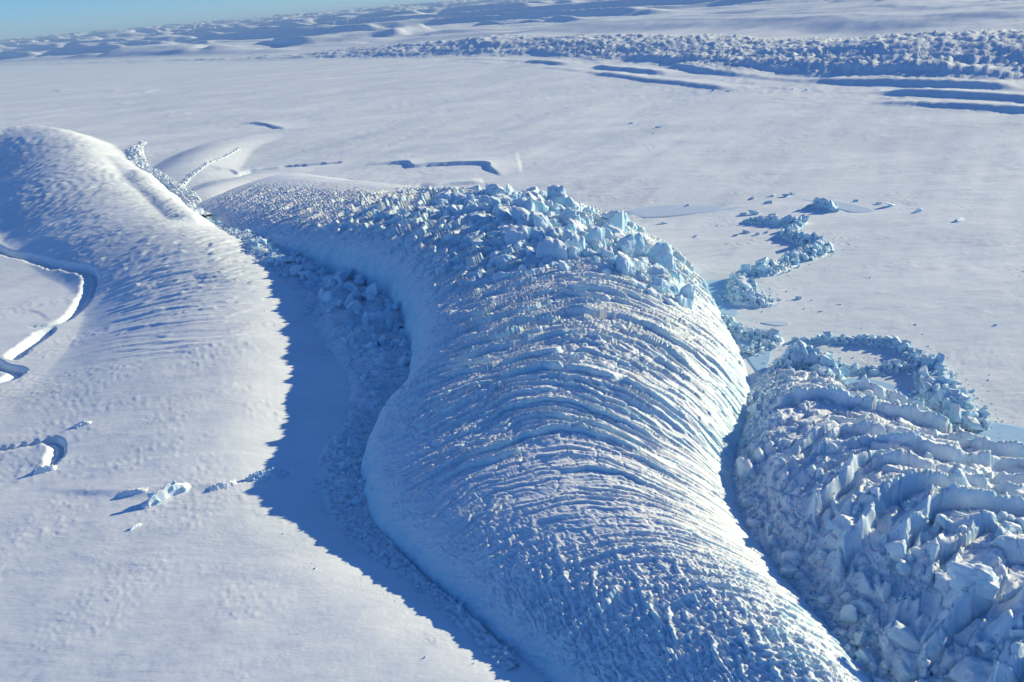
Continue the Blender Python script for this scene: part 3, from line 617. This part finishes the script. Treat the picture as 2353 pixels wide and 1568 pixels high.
# ------------------------------------------------------------------ tumbled folds beside the ridge
def make_chaos():
    az = np.radians(np.linspace(14.5, 46, int(520 * QUAL))); dep = np.radians(np.linspace(52, 24.5, int(470 * QUAL)))
    A, R_ = np.meshgrid(az, H / np.tan(dep)); X = np.sin(A) * R_; Y = np.cos(A) * R_
    x = X.ravel(); y = Y.ravel(); z = np.full(x.shape, -6.0)
    LE = np.array([(203, 650), (190, 618), (168, 568), (142, 505), (130, 470), (124, 427), (126, 373), (132, 324), (137, 296), (146, 250), (152, 180)], float)
    RE = np.array([(203, 650), (228, 640), (262, 594), (294, 540), (312, 492), (332, 458), (372, 415), (450, 370), (540, 310), (600, 180)], float)
    def sd(line):
        m, d, sg, au, ex, L = along(x, y, resample(np.c_[line, 0 * line[:, 0]], step=14), 5000); return d * sg, au
    dl, ul = sd(LE[::-1]); dr, ur = sd(RE)            # positive inside
    dl = -dl; dr = -dr
    ins = np.minimum(dl, dr)
    wl = np.zeros(x.shape)
    def crest(line, wd, pw=1.2):
        m, d, sg, au, ex, L = along(x, y, resample(np.array(line, float), step=20), wd); out = np.zeros(x.shape)
        out[m] = ex[:, 0] * np.clip(1 - (d / wd) ** 2, 0, 1) ** pw; return out
    env = np.maximum.reduce([crest([(212, 615, 6), (208, 560, 16), (205, 500, 20), (215, 430, 25), (235, 350, 26), (255, 270, 26), (270, 180, 26)], 85),
                             crest([(255, 590, 5), (280, 530, 5), (315, 465, 6), (350, 395, 11), (385, 320, 16), (385, 200, 18)], 70),
                             crest([(180, 575, 10), (172, 535, 20), (168, 500, 20), (160, 455, 10)], 34), 9 * ss(0, 60, ins)])
    env = env * ss(-3, 34, ins)
    wa = 9 * fbm(x / 70, y / 70, 201, 3); wb = 9 * fbm(x / 70 + 30, y / 70, 202, 3)
    xa = x + wa; ya = y + wb
    # great arched folds, one overlapping the next towards the camera
    m1, d1, sg1, au1, ex1, L1 = along(x, y, resample(np.array([(212, 640), (207, 560), (206, 500), (218, 430), (240, 350), (262, 270), (280, 180)], float), step=20), 5000)
    v1 = -d1 * sg1; u1 = L1 - au1
    e2 = 0.5 * np.sqrt((v1 - 8 + 0.5 * wa) ** 2 + 400) - 10
    aa = u1 + e2 + 1.1 * wb
    s1, a1, gp1 = steps(aa + 5 * fbm(x / 22, y / 22, 206, 2), v1, 25, 85, 401, 0.15, 1.8); s2, a2, gp2 = steps(aa + 0.3 * v1 + 3 * fbm(x / 12, y / 12, 204, 3), v1, 11.5, 22, 411, 0.2, 1.8)
    fa, fe, fid = facets(xa / 21, ya / 15, 205)
    hair = np.abs(perlin(xa / 15, ya / 15, 214)); crk = -1.5 * (1 - ss(0.0, 0.03, hair)) * (fid > 0.4)
    smooth = 13 * (0.2 + s1) - 3.0 * gp1 + 3.2 * s2 * (a2 > 0.3) + 4.5 * fa - 2.0 * (1 - ss(0.0, 0.07, fe)) + crk + 2.2 * fbm(x / 13, y / 13, 216, 3) + 0.5 * fbm(x / 3.5, y / 3.5, 213, 3)
    rub = np.clip(ss(46, 14, dl + 12 * fbm(x / 25, y / 25, 207, 3)) + ss(0.02, 0.22, fbm(x / 60 + 3, y / 60, 208, 3) - 0.02 + 0.10 * ss(420, 320, y)) * ss(470, 400, y + 0.25 * (x - 200)), 0, 1)
    g1, g2, gid, gc, gx, gy = worley(x / 4.6 + 0.1 * wa, y / 4.6, 209); k1, k2, kid, _, kx, ky = worley(x / 2.1, y / 2.1, 211)
    crush = 3.4 * np.clip(1 - 1.2 * g1 * g1, 0, 1) * (gid - 0.1) - 2.2 * gy * gc + 1.1 * np.clip(1 - 1.3 * k1 * k1, 0, 1) * kid + 3 * fbm(x / 18, y / 18, 212, 3)
    rel = smooth * (1 - rub) + crush * rub
    inside = ss(-2, 16, ins)
    z = np.where(ins > -8, env + rel * inside - 1.5 * (1 - inside), -6.0)
    Zs = z.reshape(X.shape); keep = (ins > -8).reshape(X.shape)
    q = grid_quads(*X.shape); kf = keep.ravel()[q].all(1); q = q[kf][:, ::-1]
    used = np.unique(q); mp = np.full(X.size, -1); mp[used] = np.arange(len(used)); Vv = np.stack([x, y, z], 1)[used]
    root = empty('tumbled_ice', (230, 420, 0)); tag(root, 'jumble of tumbled arched ice folds right of the huge arched ridge', 'ice ridge')
    o = link(bpy.data.objects.new('ice_fold', np_mesh('ice_fold', Vv, mp[q], M_CHAOS)), root); o.location = (-230, -420, 0)
    rnd = np.random.default_rng(31); xi = x.reshape(-1); pick = np.nonzero((ins > 3))[0]
    wgt = 0.06 + rub[pick]; wgt *= R_.ravel()[pick] ** 0 ; wgt /= wgt.sum()
    ch = rnd.choice(pick, 330, p=wgt, replace=False)
    for n, k in enumerate(ch[:285]):
        s = rnd.uniform(2.2, 6.0) * (0.8 + 0.5 * rub[k])
        if n < 34: s *= 1.7
        place(CHUNK_C[rnd.integers(12)], 'ice_block', (x[k], y[k], z[k] + s * 0.15), (s * rnd.uniform(.8, 1.5), s * rnd.uniform(.6, 1.0), s * rnd.uniform(.6, 1.15)), (rnd.uniform(-.6, .6), rnd.uniform(-.6, .6), rnd.uniform(0, 6.3)), root)
    # large broken plates, bottom of the jumble
    near = pick[(y[pick] < 430) & (dl[pick] > 20)]
    for k in rnd.choice(near, 44, replace=False):
        s = rnd.uniform(6, 18)
        place(SLABS[rnd.integers(8)], 'ice_slab', (x[k], y[k], z[k] + s * 0.02), (s * 1.3, s * rnd.uniform(.45, .9), s * rnd.uniform(.5, .9)), (rnd.uniform(-.7, .7), rnd.uniform(-.5, .5), rnd.uniform(0, 6.3)), root)
    sm = rnd.choice(pick, 5200, p=wgt, replace=False); s = rnd.uniform(0.7, 2.2, len(sm))
    stuff_mesh('ice_rubble', root, np.stack([x[sm], y[sm], z[sm] + 0.2 * s], 1), s, M_ICE, rnd)
    return root
CHAOS = make_chaos()
#PART5
# ------------------------------------------------------------------ refrozen pools
M_POOL = snow_mat('refrozen_pool', (0.42, 0.64, 0.82, 1), (0.52, 0.71, 0.86, 1), bump=0.05, rough=0.35, patch=0)
M_POOLG = snow_mat('grey_refrozen_snow', (0.60, 0.70, 0.80, 1), (0.66, 0.75, 0.84, 1), bump=0.05, rough=0.5, patch=0)
def pool(pts, mat, name='refrozen_pool'):
    P = resample(np.vstack([bps(pts), bps(pts[:1])]), n=72)[:-1]; c = P.mean(0); rings = np.linspace(0, 1, 14)
    X = c[0] + (P[:, 0] - c[0])[None] * rings[:, None]; Y = c[1] + (P[:, 1] - c[1])[None] * rings[:, None]
    X = np.c_[X, X[:, :1]]; Y = np.c_[Y, Y[:, :1]]
    Z = ground_at(X.ravel(), Y.ravel()).reshape(X.shape); zz = Z.mean() * 0.6 + Z * 0.4 + 0.55; zz = zz - (rings[:, None] > 0.99) * 0.9
    o = grid_obj(name, X, Y, zz, mat); tag(o, kind='structure'); return o
pool([(2243, 968), (2300, 972), (2360, 985), (2420, 1010), (2420, 1100), (2340, 1050), (2290, 1028), (2245, 1010)], M_POOL)
pool([(1905, 872), (1980, 868), (2060, 885), (2110, 912), (2100, 940), (2020, 930), (1940, 900)], M_POOL)
pool([(1600, 650), (1650, 642), (1690, 655), (1665, 690), (1700, 720), (1660, 728), (1630, 700)], M_POOL)
pool([(1690, 775), (1770, 800), (1760, 850), (1735, 850)], M_POOL)
pool([(1425, 487), (1500, 474), (1600, 474), (1700, 470), (1790, 462), (1700, 482), (1600, 492), (1480, 500)], M_POOLG)
pool([(1840, 462), (1920, 465), (2010, 485), (1960, 492), (1900, 474)], M_POOLG)
pool([(1745, 742), (1790, 738), (1818, 744), (1790, 750)], M_POOLG)

# ------------------------------------------------------------------ ridges of broken blocks on the plain beyond
def L3(pts): return np.array([(*bp(p[0], p[1]), p[2]) for p in pts])
rubble('rubble_ridge', 'short dark curved bank of broken ice at the far end of the winding rubble line', 'ice rubble', L3([(1852, 482, .3), (1880, 480, .9), (1905, 483, 1), (1918, 490, .5)]), 11, 9, 26, (4, 9), 120, (1.5, 3.5), 41)
rubble('rubble_ridge', 'long low blue ice bank lying level beyond the ridge, above the winding rubble', 'ice rubble', L3([(1708, 513, .4), (1740, 514, .8), (1790, 517, .9), (1830, 520, 1), (1850, 514, .4)]), 10, 8, 46, (3, 8), 200, (1.5, 3.2), 42)
rubble('rubble_ridge', 'winding ridge of blue ice rubble snaking down the plain beyond the main ridge', 'ice rubble',
       L3([(1835, 522, .5), (1815, 545, .9), (1845, 560, 1), (1880, 570, 1.1), (1870, 588, 1), (1825, 600, .9), (1800, 615, 1), (1760, 630, 1), (1705, 642, .7), (1688, 655, .7)]), 12, 7, 190, (3, 8.5), 1100, (1.2, 3.2), 43, tall=1.2)
rubble('rubble_ridge', 'rounded pile of blue ice rubble beside the steep right flank of the main ridge', 'ice rubble', L3([(1690, 655, .8), (1710, 672, 1.2), (1715, 690, 1.3), (1745, 698, .8), (1775, 694, .25)]), 15, 9, 120, (3, 7.5), 700, (1.2, 3), 44)
rubble('rubble_ridge', 'pale broken ice spilling from the main ridge foot to a small blue heap', 'ice rubble', L3([(1655, 735, .8), (1690, 760, .9), (1720, 772, .8), (1755, 775, 1.0), (1775, 785, .9), (1745, 800, .8), (1720, 815, .5)]), 12, 6, 120, (2.5, 6), 700, (1, 2.6), 45)
rubble('rubble_ridge', 'thin dark wall of broken ice curving round the snow basin', 'ice rubble', L3([(1820, 784, .3), (1860, 786, .5), (1910, 786, .7), (1960, 787, .8), (2010, 790, .8), (2060, 797, .9), (2090, 815, .8)]), 8, 7, 110, (2.2, 5.5), 500, (1, 2.6), 46)
rubble('rubble_ridge', 'broad band of big blue ice blocks descending beside the refrozen pool at right', 'ice rubble', L3([(2088, 815, .5), (2120, 835, .8), (2140, 870, 1), (2165, 905, 1.2), (2190, 940, 1.2), (2215, 970, 1.1), (2238, 992, .8)]), 15, 8, 230, (2.2, 6.5), 1800, (.8, 2.6), 47, tall=1.2)
rubble('rubble_ridge', 'line of jagged blue blocks joining the tumbled folds to the curved ice wall', 'ice rubble', L3([(1880, 830, .9), (1920, 840, .7), (1960, 850, .6), (2010, 855, .7), (2050, 848, 1), (2090, 845, .9), (2120, 858, .6)]), 9, 5, 110, (2, 5.5), 500, (.8, 2.4), 48)
rubble('rubble_pile', 'tall crown of jagged blue ice at the head of the tumbled folds', 'ice rubble', L3([(1795, 865, .7), (1820, 845, 1.1), (1855, 838, 1.2), (1885, 850, 1.1), (1900, 880, 1.1), (1880, 905, 1.0), (1868, 925, .7)]), 14, 11, 230, (2.2, 6.5), 1400, (.8, 2.6), 49, tall=1.4)
rubble('rubble_ridge', 'narrow trail of crushed ice in the shaded valley by the far left ridge', 'ice rubble', L3([(330, 328, .5), (312, 345, 1.1), (315, 370, 1.2), (338, 395, .8), (376, 420, .7), (414, 443, .8), (447, 475, .9), (466, 518, 1)]), 19, 4, 190, (3, 8), 2200, (1.5, 3.5), 50, mat=M_PALE)
rubble('rubble_ridge', 'faint broken crease of snow blocks between two small snow domes', 'ice rubble', L3([(416, 440, .6), (440, 418, .5), (465, 400, .5), (490, 386, .5), (520, 372, .4), (553, 350, .4)]), 12, 2.5, 46, (2.5, 6), 300, (1.5, 3), 51, mat=M_PALE)

rubble('rubble_pile', 'ragged tower of broken ice wedged against the right foot of the main ridge', 'ice rubble', L3([(1752, 935, .6), (1762, 985, 1), (1755, 1040, 1.1), (1735, 1090, .8)]), 15, 6, 110, (3, 7.5), 700, (.8, 2.6), 52, tall=1.3)

# ------------------------------------------------------------------ uplifted slabs on the near snow
def uplift(label, at, length, width, height, yaw, seed, broken=0):
    length *= 1.25; width *= 1.2; height *= 1.3
    c = bp(*at); rnd = np.random.default_rng(seed); g = float(ground_at(*c)[0]); root = empty('uplifted_slab', (c[0], c[1], g)); tag(root, label, 'ice slab')
    u = np.linspace(-1, 1, 60)[:, None]; v = np.linspace(-1, 1, 36)[None]
    e = np.clip(1 - np.abs(u) ** 2.2, 0, 1) ** 0.7; lo = np.interp(v, [-1, -.25, .05, .2, .45, 1], [0, .55, 1, .92, .1, 0])     # steep face on +v side
    sk = 0.25 * fbm(u * 2 + seed, v * 0 + 1, seed, 3)
    Z = height * e * (lo + 0 * u) * (1 + sk * 1.2) + 0.25 * fbm(u * 6, v * 5, seed + 2, 4) * e; Z = np.where((np.abs(v) > .97) | (np.abs(u) > .985), -0.6, Z - 0.15)
    ca, sa = math.cos(yaw), math.sin(yaw); lx = u * length / 2 + 0 * v; ly = -v * width / 2 + sk * width * 0.4 + 0 * u
    X = c[0] + lx * ca - ly * sa; Y = c[1] + lx * sa + ly * ca; Zg = ground_at(X.ravel(), Y.ravel()).reshape(X.shape)
    o = grid_obj('slab', X, Y, Z + Zg, M_UP); o.parent = root; o.location = -root.location
    for k in range(broken):
        s = rnd.uniform(.5, 1.5) * height * 0.32; tt = rnd.uniform(-.8, .8); w = rnd.normal(0.25, .25); a = tt * length / 2; b = -w * width / 2
        i = int((tt + 1) / 2 * 59); j = int(np.clip((w + 1) / 2 * 35, 0, 35))
        place(CHUNK[rnd.integers(14)], 'ice_block', (X[i, j], Y[i, j], Z[i, j] + Zg[i, j] + s * .2), (s * 1.2, s, s * 1.2), (rnd.uniform(-1, 1), rnd.uniform(-1, 1), rnd.uniform(0, 6)), root)
    return root
M_UP = ice_mat('uplifted_snow_ice', lo=0.3, hi=0.6, nscale=0.5, ice=(0.62, 0.78, 0.86, 1), pale=(0.78, 0.86, 0.9, 1))
uplift('bright wedge of upthrust ice with a long blue shadow on the near snow', (388, 1162), 27, 13, 6.5, math.radians(40), 61, 6)
uplift('low arched snow blister with a dark hollow under it left of the upthrust wedge', (310, 1154), 17, 9, 2.0, math.radians(5), 62)
uplift('small grey snow mound between the upthrust wedge and the blue crushed pile', (517, 1140), 15, 9, 2.6, math.radians(25), 63)
uplift('long pile of crushed pale blue ice reaching into the ridge shadow', (625, 1105), 27, 9, 4.2, math.radians(28), 64, 60)
uplift('tiny pointed snow spike on the open snow below the upthrust wedge', (318, 1232), 7, 3, 1.6, math.radians(50), 65)
uplift('lone lumpy snow knob on the left snow above the curved crevasse', (193, 992), 12, 9, 2.6, math.radians(15), 66, 3)
uplift('two joined snow lumps at the lower end of the curved crevasse', (107, 1094), 13, 10, 3.4, math.radians(15), 67, 4)

# ------------------------------------------------------------------ loose blocks on the plain
G_LOOSE = 'loose ice blocks on the snow plain'
LOOSE = [((1580, 474), 13, 'small ice block on the edge of the grey refrozen strip'), ((1728, 460), 22, 'flat double slab of ice just beyond the grey refrozen strip'), ((1765, 471), 14, 'upright ice block with a thin spike beside the grey strip'),
         ((1807, 455), 18, 'flat ice slab above the dark curved bank of broken ice'), ((1823, 449), 14, 'farthest of the loose slabs above the dark curved bank'), ((2043, 476), 22, 'long thin ice sliver right of the dark curved bank'),
         ((2109, 490), 17, 'single squat ice block alone on the open snow at right'), ((2204, 512), 20, 'tilted ice slab farthest right alone on the open snow'), ((1527, 512), 14, 'lone ice block between the main ridge and the level blue bank'),
         ((1776, 500), 16, 'ice block just above the level blue bank'), ((1730, 495), 22, 'wide broken slab left of the level blue bank'), ((1708, 496), 16, 'blue block at the tip of the wide broken slab'),
         ((1715, 538), 13, None), ((1742, 543), 11, None), ((1690, 545), 11, None), ((1760, 540), 9, None), ((1966, 465), 11, 'small chunk just right of the dark curved bank'), ((2020, 471), 12, 'small chunk touching the left end of the thin ice sliver'), ((1776, 454), 12, 'small chunk beside the flat slab above the dark curved bank'), ((1640, 209), 18, 'left of two far chunks lying before the long snow troughs'), ((1673, 211), 16, 'right of two far chunks lying before the long snow troughs'),
         ((1855, 209), 18, 'right of a close pair of tiny far chunks under the trough line'), ((1820, 207), 15, 'left of a close pair of tiny far chunks under the trough line'), ((1887, 715), 6, None), ((2102, 749), 5, 'small chunk above the thin dark curved ice wall'), ((1836, 686), 10, 'thin chip right of the rounded blue rubble pile'), ((2286, 753), 5, 'small chunk farthest right on the near open snow'), ((1450, 285), 14, 'tiny dark chunk alone on the middle plain, left of a close pair'), ((1512, 297), 16, 'upper of a close pair of chunks on the middle plain'), ((1500, 310), 9, 'lower of a close pair of chunks on the middle plain'),
         ((2205, 512), 8, 'little chip beside the tilted slab farthest right'), ((1600, 545), 9, 'small chunk nearest the seracs on the right shoulder of the main ridge'), ((1650, 520), 8, 'chip nearest the left end of the level blue bank'), ((1838, 862), 5, 'chunk between the jagged crown and the small snow basin'), ((2255, 965), 4, 'chip lying by the edge of the blue pool at far right'), ((2240, 958), 3.5, 'chip between the big block band and the blue pool'), ((2120, 770), 4, 'chip close above the thin dark curved ice wall'), ((1930, 700), 5, None), ((1790, 690), 6, 'little chip at the tail of the rounded blue rubble pile'), ((2000, 640), 5, None)]
rl = np.random.default_rng(71)
for (pt, s, lab) in LOOSE:
    s *= 0.7
    c = bp(*pt); g = float(ground_at(*c)[0]); o = place(CHUNK[rl.integers(14)], 'ice_block', (c[0], c[1], g + s * 0.12), (s * rl.uniform(.9, 1.3), s * rl.uniform(.5, .8), s * rl.uniform(.35, .6)), (rl.uniform(-.2, .2), rl.uniform(-.2, .2), rl.uniform(-.4, .6)))
    tag(o, lab or 'small ice chunk lying loose on the wide snow plain beyond the ridge', 'ice block', G_LOOSE)
